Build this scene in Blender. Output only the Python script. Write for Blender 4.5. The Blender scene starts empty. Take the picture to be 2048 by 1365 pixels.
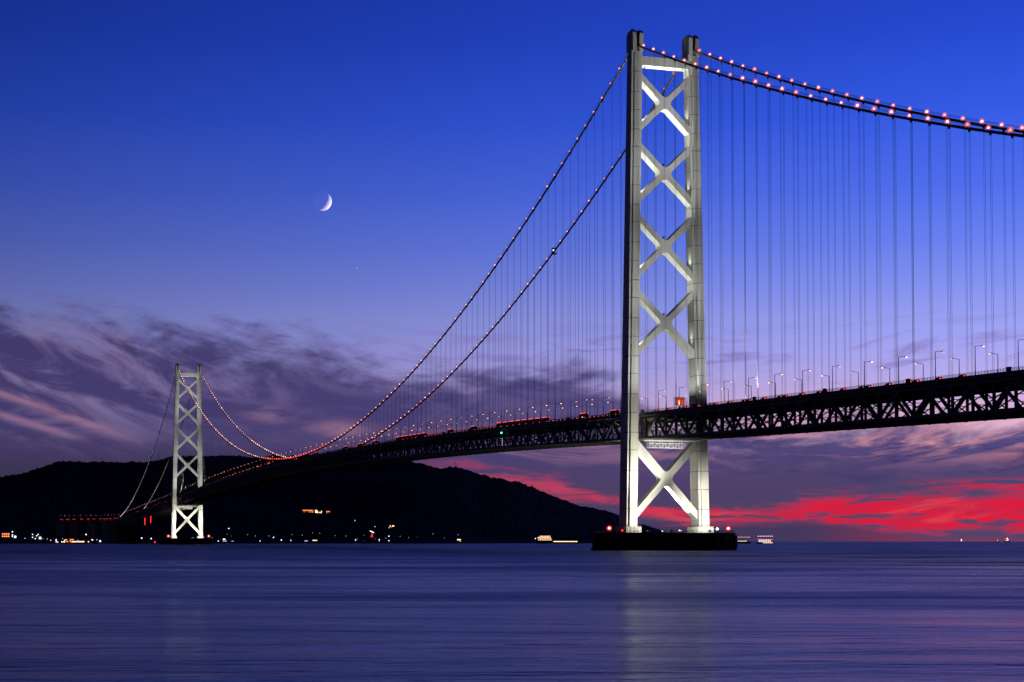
import bpy, bmesh, math, random
from mathutils import Vector, Matrix
random.seed(7)
R = math.radians
scene = bpy.context.scene
COL = scene.collection

# ------------------------------------------------------------------ camera
CAM = Vector((-925.59, 397.21, 5.08))
YAW, PITCH = -0.31863, 0.039118
cd = bpy.data.cameras.new('camera'); cam = bpy.data.objects.new('camera', cd); COL.objects.link(cam)
cam.location = CAM
cam.rotation_euler = (math.pi/2 + PITCH, 0.0, YAW - math.pi/2)
cd.sensor_width = 36.0; cd.lens = 61.617; cd.shift_y = 0.1286
cd.clip_start = 1.0; cd.clip_end = 200000.0
scene.camera = cam

# ------------------------------------------------------------------ render settings
vs = scene.view_settings
vs.view_transform = 'Standard'; vs.look = 'None'; vs.exposure = 0.0; vs.gamma = 1.0; vs.use_curve_mapping = False
scene.render.engine = 'CYCLES'
scene.cycles.use_denoising = True
scene.cycles.max_bounces = 5; scene.cycles.transparent_max_bounces = 12
scene.cycles.sample_clamp_indirect = 4.0
scene.cycles.caustics_reflective = False; scene.cycles.caustics_refractive = False

def lin(r, g, b):
    f = lambda c: (c/255/12.92) if c <= 10 else ((c/255+0.055)/1.055)**2.4
    return (f(r), f(g), f(b), 1.0)

# ------------------------------------------------------------------ node maths helper
class S:
    def __init__(s, tree, sock): s.t, s.k = tree, sock
    def _m(s, op, *a, clamp=False):
        n = s.t.nodes.new('ShaderNodeMath'); n.operation = op; n.use_clamp = clamp
        for i, v in enumerate((s,)+a):
            if isinstance(v, S): s.t.links.new(v.k, n.inputs[i])
            else: n.inputs[i].default_value = v
        return S(s.t, n.outputs[0])
    def __add__(s, o): return s._m('ADD', o)
    __radd__ = __add__
    def __sub__(s, o): return s._m('SUBTRACT', o)
    def __rsub__(s, o): return (s*-1.0)+o
    def __mul__(s, o): return s._m('MULTIPLY', o)
    __rmul__ = __mul__
    def __truediv__(s, o): return s._m('DIVIDE', o)
    def f(s, op, *a): return s._m(op, *a)
    def sat(s): return s._m('ADD', 0.0, clamp=True)
    def sm(s, a, b):
        n = s.t.nodes.new('ShaderNodeMapRange'); n.interpolation_type = 'SMOOTHSTEP'
        lo, hi, t0, t1 = (a, b, 0.0, 1.0) if a < b else (b, a, 1.0, 0.0)
        s.t.links.new(s.k, n.inputs[0])
        for i, v in zip((1, 2, 3, 4), (lo, hi, t0, t1)): n.inputs[i].default_value = v
        return S(s.t, n.outputs[0])
    def gauss(s): return (s*s*-1.0).f('EXPONENT')
def vec(t, x, y, z=0.0):
    n = t.nodes.new('ShaderNodeCombineXYZ')
    for i, v in enumerate((x, y, z)):
        if isinstance(v, S): t.links.new(v.k, n.inputs[i])
        else: n.inputs[i].default_value = v
    return n.outputs[0]
def noise(t, v, scale=1.0, detail=5.0, rough=0.55, dist=0.0):
    n = t.nodes.new('ShaderNodeTexNoise'); t.links.new(v, n.inputs['Vector'])
    n.inputs['Scale'].default_value = scale; n.inputs['Detail'].default_value = detail
    n.inputs['Roughness'].default_value = rough; n.inputs['Distortion'].default_value = dist
    return S(t, n.outputs[0])
def mixc(t, fac, a, b, mode='MIX'):
    n = t.nodes.new('ShaderNodeMix'); n.data_type = 'RGBA'; n.blend_type = mode; n.clamp_factor = True
    if isinstance(fac, S): t.links.new(fac.k, n.inputs[0])
    else: n.inputs[0].default_value = fac
    for i, c in ((6, a), (7, b)):
        if isinstance(c, tuple): n.inputs[i].default_value = c
        else: t.links.new(c, n.inputs[i])
    return n.outputs[2]
def scalec(t, c, k):
    n = t.nodes.new('ShaderNodeVectorMath'); n.operation = 'SCALE'
    if isinstance(c, tuple): n.inputs[0].default_value = c[:3]
    else: t.links.new(c, n.inputs[0])
    if isinstance(k, S): t.links.new(k.k, n.inputs['Scale'])
    else: n.inputs['Scale'].default_value = k
    return n.outputs[0]

# ------------------------------------------------------------------ world: dusk sky with cloud banks
SUN_AZ, SUN_EL = -70.0, -20.0; GLOW_AZ = -47.0
def build_world():
    w = bpy.data.worlds.new('World'); scene.world = w; w.use_nodes = True
    t = w.node_tree; t.nodes.clear()
    out = t.nodes.new('ShaderNodeOutputWorld'); bg = t.nodes.new('ShaderNodeBackground')
    t.links.new(bg.outputs[0], out.inputs[0])
    tc = t.nodes.new('ShaderNodeTexCoord'); sp = t.nodes.new('ShaderNodeSeparateXYZ')
    t.links.new(tc.outputs['Generated'], sp.inputs[0])
    x, y, z = (S(t, sp.outputs[i]) for i in range(3))
    az = y.f('ARCTAN2', x)*57.29578
    e = z.f('ARCSINE')*57.29578
    d = (az-GLOW_AZ).f('ABSOLUTE'); d = d.f('MINIMUM', 360.0-d)          # degrees away from the sunset
    glow = (d/47.0).gauss()*1.23+0.07
    # clear sky by elevation
    rp = t.nodes.new('ShaderNodeValToRGB'); t.links.new((e/45.0).sat().k, rp.inputs[0])
    stops = [(0, (120, 78, 118)), (1.5, (160, 112, 150)), (3.0, (186, 150, 188)), (4.2, (178, 158, 210)), (5.2, (165, 157, 219)),
             (6.2, (153, 153, 225)), (7.2, (139, 147, 224)), (8.2, (120, 134, 223)), (9.5, (97, 119, 222)), (11.2, (73, 102, 219)), (13.5, (48, 83, 211)),
             (16, (34, 67, 191)), (20, (25, 52, 164)), (28, (17, 38, 124)), (45, (10, 22, 80))]
    el = rp.color_ramp.elements
    while len(el) < len(stops): el.new(0.5)
    for k, (p, c) in zip(el, stops): k.position = p/45.0; k.color = lin(*c)
    base = scalec(t, rp.outputs[0], glow)
    ns = t.nodes.new('ShaderNodeTexSky'); ns.sky_type = 'NISHITA'; ns.sun_disc = False
    ns.sun_elevation = R(SUN_EL); ns.sun_rotation = R(90-SUN_AZ)
    add = t.nodes.new('ShaderNodeVectorMath'); add.operation = 'ADD'
    t.links.new(base, add.inputs[0]); t.links.new(scalec(t, ns.outputs[0], 0.05), add.inputs[1])
    base = add.outputs[0]
    # the clear strip low over the sunset turns pink
    base = mixc(t, ((e-3.3)/1.35).gauss()*d.sm(30, 15)*0.8, base, lin(238, 184, 202))
    # cloud coordinates: streaks lean with the wind
    q = e-(az*0.33+(az+2.0)*(az+2.0)*0.008)
    n1 = noise(t, vec(t, az*0.21, q*0.62, 3.1), 1.0, 9, 0.61, 0.55)*0.72+noise(t, vec(t, az*0.85, e*2.0+az*0.3, 7.1), 1.0, 8, 0.62, 0.6)*0.28
    n2 = noise(t, vec(t, az*0.30, q*0.85, 9.7), 1.0, 9, 0.62, 1.0)
    n3 = noise(t, vec(t, az*0.26, q*1.7, 5.3), 1.0, 7, 0.60, 0.7)
    n4 = noise(t, vec(t, az*0.30, e*2.0, 14.2), 1.0, 10, 0.66, 0.35)
    n5 = noise(t, vec(t, az*0.55, e*4.2, 21.0), 1.0, 6, 0.55, 0.4)
    n6 = noise(t, vec(t, az*0.42, e*1.9, 31.0), 1.0, 8, 0.62, 0.5)
    left = az.sm(-12.0, -6.0)
    etop = (7.15+(az+2.0)*0.085-az.sm(-20.0, -23.5)*1.3).f('MAXIMUM', 4.0).f('MINIMUM', 8.0)
    D = ((etop-e)*0.95+0.25+(n1-0.5)*6.0).sm(-0.35, 1.3)
    D = D.f('MAXIMUM', e.sm(3.75, 2.75)*(n2.sm(0.66, 0.5)*0.35+0.62))
    tone = (glow*0.5+0.46)
    dark = scalec(t, mixc(t, e.sm(1.0, 4.0), lin(78, 65, 102), lin(76, 68, 122)), tone)
    light = scalec(t, lin(146, 128, 178), tone)
    cc = mixc(t, (n2.sm(0.42, 0.66)*e.sm(2.2, 4.8)*(left*0.6+0.22)).sat(), dark, light)
    cc = mixc(t, n6.sm(0.5, 0.64)*d.sm(26, 14)*((e-2.55)/0.7).gauss()*0.85, cc, lin(52, 49, 104))
    cc = mixc(t, e.sm(3.6, 1.2)*d.sm(30, 44), cc, lin(54, 48, 72))
    c = mixc(t, D, base, cc)
    # thin high wisps
    W = ((e-6.0)/0.9).gauss()*n3.sm(0.50, 0.66)*d.sm(50, 25)*0.6
    c = mixc(t, W, c, lin(124, 106, 178))
    # pink lit shreds of cloud
    P = ((e-3.3)/0.6).gauss()*1.15*n3.sm(0.46, 0.64)*(d.sm(36, 24)*0.85+0.06)
    st1 = ((e-4.62-(az+2.0)*0.33)/0.17).gauss()*az.sm(-6.6, -4.6)*n3.sm(0.30, 0.62)
    st2 = ((e-3.98-(az+2.0)*0.30)/0.11).gauss()*az.sm(-5.0, -3.2)*0.7*n3.sm(0.30, 0.60)
    bl1 = (((az+12.55)/0.95).f('POWER', 2.0)+((e-3.62)/0.26).f('POWER', 2.0)).f('MULTIPLY', -1.0).f('EXPONENT')*n6.sm(0.30, 0.6)
    bl2 = (((az+10.5)/0.85).f('POWER', 2.0)+((e-4.1)/0.24).f('POWER', 2.0)).f('MULTIPLY', -1.0).f('EXPONENT')*n6.sm(0.35, 0.65)*0.7
    P = (P+st1*0.9+st2+bl1+bl2).sat()
    c = mixc(t, P*0.9, c, mixc(t, d.sm(12, 34), lin(228, 152, 158), lin(152, 113, 142)))
    # red afterglow low over the sea
    eR = (2.42+(az+15.9)*0.205).f('MAXIMUM', 0.90)
    wd = az.sm(-24.0, -33.0)*0.46+0.30
    wR = az.sm(-13.8, -18.5)*(d.sm(60, 38)*0.7+0.3)*az.sm(-95, -70)*e.sm(3.2, 2.3)
    M = ((wd-(e-eR).f('ABSOLUTE'))*2.3+(n4-0.5)*4.4).sm(-0.30, 0.80)*wR
    M = M*(1.0-n5.sm(0.54, 0.64)*0.9)*(az.sm(-17.5, -24)*0.3+0.7)
    red = mixc(t, az.sm(-18, -29), lin(206, 66, 92), lin(222, 27, 60))
    red = mixc(t, n6.sm(0.40, 0.66)*0.6, red, lin(168, 44, 78))
    red = mixc(t, n3.sm(0.54, 0.70)*0.6, red, lin(236, 84, 84))
    isl = ((e-1.78)/0.16).gauss()*n5.sm(0.47, 0.56)*d.sm(17, 13)
    c = mixc(t, ((M*0.97)+isl*0.9).sat(), c, red)
    hz = (e+az.sm(-28.0, -32.5)*0.55+(n4-0.5)*0.5).sm(0.72, 0.38)*0.9
    c = mixc(t, hz, c, scalec(t, mixc(t, az.sm(-27, -34), lin(66, 54, 90), lin(150, 42, 76)), tone))
    c = mixc(t, e.sm(-0.5, -3.0), c, lin(26, 24, 48))
    t.links.new(c, bg.inputs[0]); bg.inputs[1].default_value = 1.0
    w.cycles.sampling_method = 'MANUAL'; w.cycles.sample_map_resolution = 1024
build_world()

# the sun is ten degrees below the horizon: it reaches only the moon
sd = bpy.data.lights.new('sun', 'SUN'); sd.energy = 5.0; sd.angle = R(0.53); sd.color = (1.0, 0.89, 0.74)
sun = bpy.data.objects.new('sun', sd); COL.objects.link(sun)
sdir = Vector((math.cos(R(SUN_EL))*math.cos(R(SUN_AZ)), math.cos(R(SUN_EL))*math.sin(R(SUN_AZ)), math.sin(R(SUN_EL))))
sun.rotation_euler = sdir.to_track_quat('Z', 'Y').to_euler(); sun.location = (0, 0, 500)

# ------------------------------------------------------------------ materials
MATS = {}
def mat(name, col, rough=0.6, metal=0.0, var=0.25, scale=0.4, streak=None, bump=0.0, emit=None, es=0.0, sample=None, spec=0.4, vary=0.0):
    if name in MATS: return MATS[name]
    m = bpy.data.materials.new(name); MATS[name] = m; m.use_nodes = True
    t = m.node_tree; b = t.nodes['Principled BSDF']
    b.inputs['Roughness'].default_value = rough; b.inputs['Metallic'].default_value = metal
    b.inputs['Specular IOR Level'].default_value = spec
    tc = t.nodes.new('ShaderNodeTexCoord'); mp = t.nodes.new('ShaderNodeMapping')
    t.links.new(tc.outputs['Object'], mp.inputs[0])
    if streak: mp.inputs['Scale'].default_value = streak
    n = noise(t, mp.outputs[0], scale, 6, 0.6, 0.3)
    k = (n-0.5)*(2.0*var)+1.0
    t.links.new(scalec(t, tuple(col)+(1.0,), k), b.inputs['Base Color'])
    t.links.new(((n-0.5)*0.25+rough).k, b.inputs['Roughness'])
    if bump:
        bp = t.nodes.new('ShaderNodeBump'); bp.inputs['Strength'].default_value = 1.0; bp.inputs['Distance'].default_value = bump
        t.links.new(n.k, bp.inputs['Height']); t.links.new(bp.outputs[0], b.inputs['Normal'])
    if emit:
        b.inputs['Emission Color'].default_value = tuple(emit)+(1.0,); b.inputs['Emission Strength'].default_value = es
        if vary:                                    # lamps age: no two burn alike
            oi = t.nodes.new('ShaderNodeObjectInfo'); t.links.new((S(t, oi.outputs['Random'])*(vary*es)+es*(1-vary*0.6)).k, b.inputs['Emission Strength'])
    if sample: m.cycles.emission_sampling = sample
    return m
def glow(name, col, es, sample='AUTO', vary=0.0):
    return mat(name, (0.02, 0.02, 0.02), 0.5, var=0.1, emit=col, es=es, sample=sample, vary=vary)

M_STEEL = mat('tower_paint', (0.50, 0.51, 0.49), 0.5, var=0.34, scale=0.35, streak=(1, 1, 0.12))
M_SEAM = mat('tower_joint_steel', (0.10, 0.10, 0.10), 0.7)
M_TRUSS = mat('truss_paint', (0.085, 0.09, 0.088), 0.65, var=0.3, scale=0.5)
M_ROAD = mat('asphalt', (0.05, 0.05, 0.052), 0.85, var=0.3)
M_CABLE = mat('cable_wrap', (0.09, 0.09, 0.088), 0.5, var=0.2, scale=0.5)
M_ROPE = mat('hanger_rope', (0.07, 0.07, 0.075), 0.6, var=0.1)
M_POLE = mat('lamp_pole_steel', (0.06, 0.06, 0.065), 0.5)
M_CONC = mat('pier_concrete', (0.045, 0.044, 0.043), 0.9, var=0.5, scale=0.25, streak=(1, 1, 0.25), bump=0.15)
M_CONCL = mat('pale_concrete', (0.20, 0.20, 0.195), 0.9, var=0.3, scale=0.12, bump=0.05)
M_DARK = mat('dark_metal', (0.03, 0.03, 0.033), 0.6)
M_RUB = mat('tyre_rubber', (0.02, 0.02, 0.02), 0.9)
M_WHITE = mat('white_paint', (0.7, 0.7, 0.7), 0.5, var=0.1)
M_HULL = mat('hull_paint', (0.06, 0.05, 0.06), 0.5)
M_WALL = mat('house_render', (0.16, 0.15, 0.15), 0.9)
M_ROOF = mat('roof_sheet', (0.06, 0.055, 0.06), 0.85)
G_BULB = glow('cable_bulb', (1.0, 0.60, 0.56), 3.2, 'NONE', 1.0)
G_BULBR = glow('cable_bulb_red', (1.0, 0.20, 0.11), 2.6, 'NONE', 1.0)
G_BULBO = glow('cable_bulb_orange', (1.0, 0.52, 0.38), 3.0, 'NONE', 1.0)
G_BULBW = glow('cable_bulb_white', (1.0, 0.88, 0.80), 3.2, 'NONE', 1.0)
G_DECKL = glow('sodium_lamp', (1.0, 0.36, 0.16), 5.5, 'NONE', 1.1)
G_RED = glow('red_beacon', (1.0, 0.02, 0.015), 9.0)
G_REDCORE = glow('red_beacon_core', (1.0, 0.30, 0.24), 5.0)
G_TAIL = glow('tail_light', (1.0, 0.07, 0.04), 4.0, 'NONE')
G_HEAD = glow('head_light', (1.0, 0.9, 0.75), 6.0)
G_WHITE = glow('white_lamp', (0.92, 0.95, 1.0), 6.0)
G_WARM = glow('warm_window', (1.0, 0.60, 0.34), 3.2, 'NONE')
G_ORANGE = glow('orange_window', (1.0, 0.22, 0.07), 2.6, 'NONE')
G_COOL = glow('cool_window', (0.85, 0.92, 1.0), 2.6, 'NONE')
G_GREEN = glow('green_lamp', (0.05, 1.0, 0.55), 7.0)
G_SIGN = glow('sign_face', (1.0, 0.10, 0.015), 0.75)
G_FLOOD = glow('flood_lens', (0.95, 1.0, 0.85), 2.0, 'NONE')
def halo_mat(name, col, es, trans):  # see-through glowing shell that imitates the glare around a lamp
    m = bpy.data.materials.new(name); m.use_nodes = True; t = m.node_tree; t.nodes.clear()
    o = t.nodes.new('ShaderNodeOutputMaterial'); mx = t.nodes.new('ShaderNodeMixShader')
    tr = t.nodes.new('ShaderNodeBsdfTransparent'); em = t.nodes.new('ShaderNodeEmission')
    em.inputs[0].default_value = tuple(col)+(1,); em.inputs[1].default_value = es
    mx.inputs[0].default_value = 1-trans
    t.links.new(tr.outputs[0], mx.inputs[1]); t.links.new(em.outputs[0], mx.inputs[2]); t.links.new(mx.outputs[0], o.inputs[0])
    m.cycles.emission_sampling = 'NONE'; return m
M_HALO = halo_mat('pink_glare_halo', (1.0, 0.13, 0.16), 1.0, 0.72)
M_HALOR = halo_mat('red_glare_halo', (1.0, 0.02, 0.02), 1.0, 0.72)

# ------------------------------------------------------------------ mesh helpers
class MB:
    def __init__(s): s.v, s.f, s.m, s.mats = [], [], [], []
    def _mi(s, m):
        if m not in s.mats: s.mats.append(m)
        return s.mats.index(m)
    def add(s, vs, fs, m):
        o = len(s.v); s.v += [tuple(p) for p in vs]; i = s._mi(m)
        for f in fs: s.f.append([k+o for k in f]); s.m.append(i)
    def box(s, c, d, m, rz=0.0):
        cx, cy, cz = c; hx, hy, hz = d[0]/2, d[1]/2, d[2]/2; a, b = math.cos(rz), math.sin(rz)
        vs = [(cx+a*x-b*y, cy+b*x+a*y, cz+z) for x in (-hx, hx) for y in (-hy, hy) for z in (-hz, hz)]
        s.add(vs, [(0, 1, 3, 2), (4, 6, 7, 5), (0, 4, 5, 1), (2, 3, 7, 6), (0, 2, 6, 4), (1, 5, 7, 3)], m)
    def beam(s, p, q, w, h, m, up=(0, 0, 1)):
        p, q = Vector(p), Vector(q); d = (q-p).normalized(); u = Vector(up)
        r = d.cross(u)
        if r.length < 1e-4: r = d.cross(Vector((1, 0, 0)))
        r.normalize(); u = r.cross(d)
        vs = [o+r*a*w/2+u*b*h/2 for o in (p, q) for a, b in ((-1, -1), (1, -1), (1, 1), (-1, 1))]
        s.add(vs, [(3, 2, 1, 0), (4, 5, 6, 7), (0, 1, 5, 4), (1, 2, 6, 5), (2, 3, 7, 6), (3, 0, 4, 7)], m)
    def tube(s, pts, r, m, n=6, caps=True):
        pts = [Vector(p) for p in pts]; rings = []
        for i, p in enumerate(pts):
            d = (pts[min(i+1, len(pts)-1)]-pts[max(i-1, 0)]).normalized()
            a = d.cross(Vector((0, 0, 1)))
            if a.length < 1e-3: a = Vector((1, 0, 0))
            a.normalize(); b = a.cross(d); rr = r[i] if isinstance(r, (list, tuple)) else r
            rings.append([p+(a*math.cos(k*2*math.pi/n)+b*math.sin(k*2*math.pi/n))*rr for k in range(n)])
        vs = [v for g in rings for v in g]; fs = []
        for i in range(len(pts)-1):
            for k in range(n): fs.append((i*n+k, i*n+(k+1) % n, (i+1)*n+(k+1) % n, (i+1)*n+k))
        if caps: fs += [tuple(range(n))[::-1], tuple(range((len(pts)-1)*n, len(pts)*n))]
        s.add(vs, fs, m)
    def lathe(s, prof, m, n=12, c=(0, 0, 0)):
        vs = []; fs = []
        for r, z in prof:
            for k in range(n): vs.append((c[0]+r*math.cos(2*math.pi*k/n), c[1]+r*math.sin(2*math.pi*k/n), c[2]+z))
        for i in range(len(prof)-1):
            for k in range(n): fs.append((i*n+k, i*n+(k+1) % n, (i+1)*n+(k+1) % n, (i+1)*n+k))
        fs += [tuple(range(n))[::-1], tuple(range((len(prof)-1)*n, len(prof)*n))]
        s.add(vs, fs, m)
    def ball(s, c, r, m, n=8, k=5, sz=1.0):
        s.lathe([(max(1e-3, r*math.sin(math.pi*i/k)), -r*sz*math.cos(math.pi*i/k)) for i in range(k+1)], m, n, c)
    def prism(s, poly, a, b, m, axis='x'):
        n = len(poly)
        P = (lambda u, v, w: (w, u, v)) if axis == 'x' else ((lambda u, v, w: (u, w, v)) if axis == 'y' else (lambda u, v, w: (u, v, w)))
        vs = [P(u, v, a) for u, v in poly]+[P(u, v, b) for u, v in poly]
        fs = [(i, (i+1) % n, n+(i+1) % n, n+i) for i in range(n)]+[tuple(range(n))[::-1], tuple(range(n, 2*n))]
        s.add(vs, fs, m)
    def mesh(s, name, smooth=False):
        me = bpy.data.meshes.new(name); me.from_pydata(s.v, [], s.f)
        for m in s.mats: me.materials.append(m)
        me.polygons.foreach_set('material_index', s.m)
        bm = bmesh.new(); bm.from_mesh(me); bmesh.ops.recalc_face_normals(bm, faces=bm.faces); bm.to_mesh(me); bm.free()
        if smooth:
            me.polygons.foreach_set('use_smooth', [True]*len(me.polygons))
        me.update(); return me
    def obj(s, name, parent=None, loc=(0, 0, 0), smooth=False, **kw): return ob(name, s.mesh(name, smooth), parent, loc, **kw)
def ob(name, me, parent=None, loc=(0, 0, 0), rz=0.0, label=None, cat=None, group=None, kind=None, scale=None):
    o = bpy.data.objects.new(name, me); COL.objects.link(o); o.location = loc; o.rotation_euler = (0, 0, rz)
    if parent: o.parent = parent
    if scale: o.scale = scale
    if label: o['label'] = label
    if cat: o['category'] = cat
    if group: o['group'] = group
    if kind: o['kind'] = kind
    return o
def empty(name, loc, label, cat, group=None, rz=0.0):
    o = ob(name, None, None, loc, rz, label, cat, group); o.empty_display_size = 5; return o
def copy_thing(src, loc, rz=None, label=None):
    def rec(o, par):
        c = o.copy(); COL.objects.link(c); c.parent = par
        for ch in o.children: rec(ch, c)
        return c
    c = rec(src, None); c.location = loc
    if rz is not None: c.rotation_euler = (0, 0, rz)
    if label: c['label'] = label
    return c
def nth(n):
    w = ['', 'first', 'second', 'third', 'fourth', 'fifth', 'sixth', 'seventh', 'eighth', 'ninth', 'tenth']
    if n <= 10: return w[n]
    return '%d%s' % (n, 'th' if 10 < n % 100 < 14 else {1: 'st', 2: 'nd', 3: 'rd'}.get(n % 10, 'th'))
def polar(az, D, z=0.0): return Vector((CAM.x+D*math.cos(R(az)), CAM.y+D*math.sin(R(az)), z))

# ------------------------------------------------------------------ bridge geometry
SPAN, NODE = 1991.0, 14.2
def T(x):                                       # road level
    if 0 <= x <= SPAN: return 95.6-1.80e-5*(x-995.5)**2
    dx = -x if x < 0 else x-SPAN
    return 77.76-0.0272*dx+2.0e-6*dx*dx
def CZ(x):                                      # main cable
    if 0 <= x <= SPAN: return 97.6+193.2*((x-995.5)/995.5)**2
    if x < 0: return 290.8+0.4282*x+0.000174*x*x
    dx = x-SPAN; return 290.8-0.4282*dx+0.000188*dx*dx
YC = 17.3
ZB, ZT = 10.0, 298.3
def leg_c(z): return 22.45+(17.3-22.45)*(z-ZB)/(ZT-ZB)
def leg_h(z): return 5.8+(3.4-5.8)*(z-ZB)/(ZT-ZB)
X_NEAR_END = -620.0

# ------------------------------------------------------------------ water and hills
def build_water():
    m = bpy.data.materials.new('sea_water'); m.use_nodes = True; t = m.node_tree; b = t.nodes['Principled BSDF']
    b.inputs['Base Color'].default_value = (0.045, 0.040, 0.046, 1); b.inputs['IOR'].default_value = 1.333; b.inputs['Specular IOR Level'].default_value = 0.5
    tc = t.nodes.new('ShaderNodeTexCoord'); mp = t.nodes.new('ShaderNodeMapping'); t.links.new(tc.outputs['Object'], mp.inputs[0])
    mp.inputs['Rotation'].default_value = (0, 0, -YAW)          # swell runs across the strait
    sp = t.nodes.new('ShaderNodeSeparateXYZ'); t.links.new(mp.outputs[0], sp.inputs[0])
    x, y = S(t, sp.outputs[0]), S(t, sp.outputs[1])
    a = noise(t, vec(t, x*0.045, y*0.016), 1, 5, 0.6, 0.6)
    c = noise(t, vec(t, x*0.28, y*0.09), 1, 5, 0.62, 0.6)
    g = noise(t, vec(t, x*1.3, y*0.55), 1, 4, 0.6, 0.4)
    h = a*4.5+c*1.1+g*0.08
    bp = t.nodes.new('ShaderNodeBump'); bp.inputs['Strength'].default_value = 0.7; bp.inputs['Distance'].default_value = 0.55
    t.links.new(h.k, bp.inputs['Height']); t.links.new(bp.outputs[0], b.inputs['Normal'])
    r = noise(t, vec(t, x*0.03, y*0.009, 4.0), 1, 6, 0.62, 0.8)
    open_sea = (x+1005.0).sm(60.0, 900.0)                     # metres out from the near shore
    t.links.new(((r-0.5)*0.7+0.27+open_sea*0.16).k, b.inputs['Roughness'])
    me = bpy.data.meshes.new('water'); vs, fs = [(0, 0, 0)], []; n = 96
    rad = [60, 300, 1200, 4000, 12000, 25000, 45000]
    for rr in rad:
        for k in range(n): vs.append((rr*math.cos(2*math.pi*k/n), rr*math.sin(2*math.pi*k/n), 0))
    for k in range(n): fs.append((0, 1+k, 1+(k+1) % n))
    for i in range(len(rad)-1):
        for k in range(n): fs.append((1+i*n+k, 1+(i+1)*n+k, 1+(i+1)*n+(k+1) % n, 1+i*n+(k+1) % n))
    me.from_pydata(vs, [], fs); me.materials.append(m)
    ob('water', me, kind='structure', label='calm dark blue sea strait under the bridge')
build_water()

RIDGE = [(3.5, .024), (2.2, .027), (0.99, .0282), (-0.48, .032), (-1.97, .0354), (-2.73, .0374), (-3.41, .0419), (-3.95, .0439), (-4.49, .0434), (-5.03, .0436), (-6.12, .0428),
         (-6.9, .0445), (-7.29, .0468), (-8.24, .0474), (-9.12, .0482), (-9.75, .0476), (-10.72, .0485), (-12.0, .049), (-13.3, .0482), (-14.44, .0462),
         (-15.33, .0439), (-15.9, .0411), (-16.23, .0419), (-16.64, .0411), (-17.21, .0374), (-17.86, .0354), (-18.52, .0331), (-19.17, .0282),
         (-19.82, .024), (-20.48, .0197), (-21.13, .0177), (-21.7, .0148), (-22.11, .0111), (-22.48, .0086), (-22.76, .0073), (-23.0, .0063), (-23.2, .0052), (-23.45, .003), (-23.75, .0003)]
def ridge(az):
    if az >= RIDGE[0][0]: return RIDGE[0][1]
    for (a0, h0), (a1, h1) in zip(RIDGE, RIDGE[1:]):
        if a1 <= az <= a0: return h0+(h1-h0)*(a0-az)/(a0-a1)
    return 0.0
def shore(az): return 4020+90*math.sin(az*0.9)+(60*max(0, -az-16))
M_HILL = mat('wooded_hillside', (0.016, 0.02, 0.014), 0.95, var=0.6, scale=0.03, spec=0.05)
from mathutils import noise as mn
def hill_z(az, D):
    s0 = shore(az); sr = s0+1750; t = (D-s0)/(sr-s0); hr = ridge(az)*sr+4
    if t < 0: return -2.0+2.0*max(0, 1+t*20)
    p = 0.06*min(1, t*12)+0.94*(max(0.0, (t-0.08)/0.92)**1.15) if t < 1 else 1-0.35*(t-1)
    z = hr*p
    q = polar(az, D)
    z *= 1+0.10*mn.noise((q.x*0.002, q.y*0.002, 0))*(1 if t < .9 else 0.2)
    return z+2.2
def build_hills():
    na, nt = 900, 44; a0, a1 = 3.4, -23.75; vs = []; fs = []
    for i in range(na+1):
        az = a0+(a1-a0)*i/na; s0 = shore(az)
        for j in range(nt+1):
            tt = -0.01+1.35*(j/nt)**1.1; D = s0+tt*1750; z = hill_z(az, D); q = polar(az, D)
            if 0.08 < tt:
                z += (5.0*mn.noise((q.x*0.06, q.y*0.06, 1.3))+7.0*max(0, mn.noise((q.x*0.022, q.y*0.022, 7.7)))+3.5*random.random())*min(1, ridge(az)/0.01+0.25)
            q.z = z; vs.append(q)
    for i in range(na):
        for j in range(nt):
            k = i*(nt+1)+j; fs.append((k, k+1, k+nt+2, k+nt+1))
    me = bpy.data.meshes.new('hills'); me.from_pydata(vs, [], fs); me.materials.append(M_HILL)
    ob('hills', me, kind='structure', label='dark wooded island hills along the far shore')
build_hills()

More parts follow.
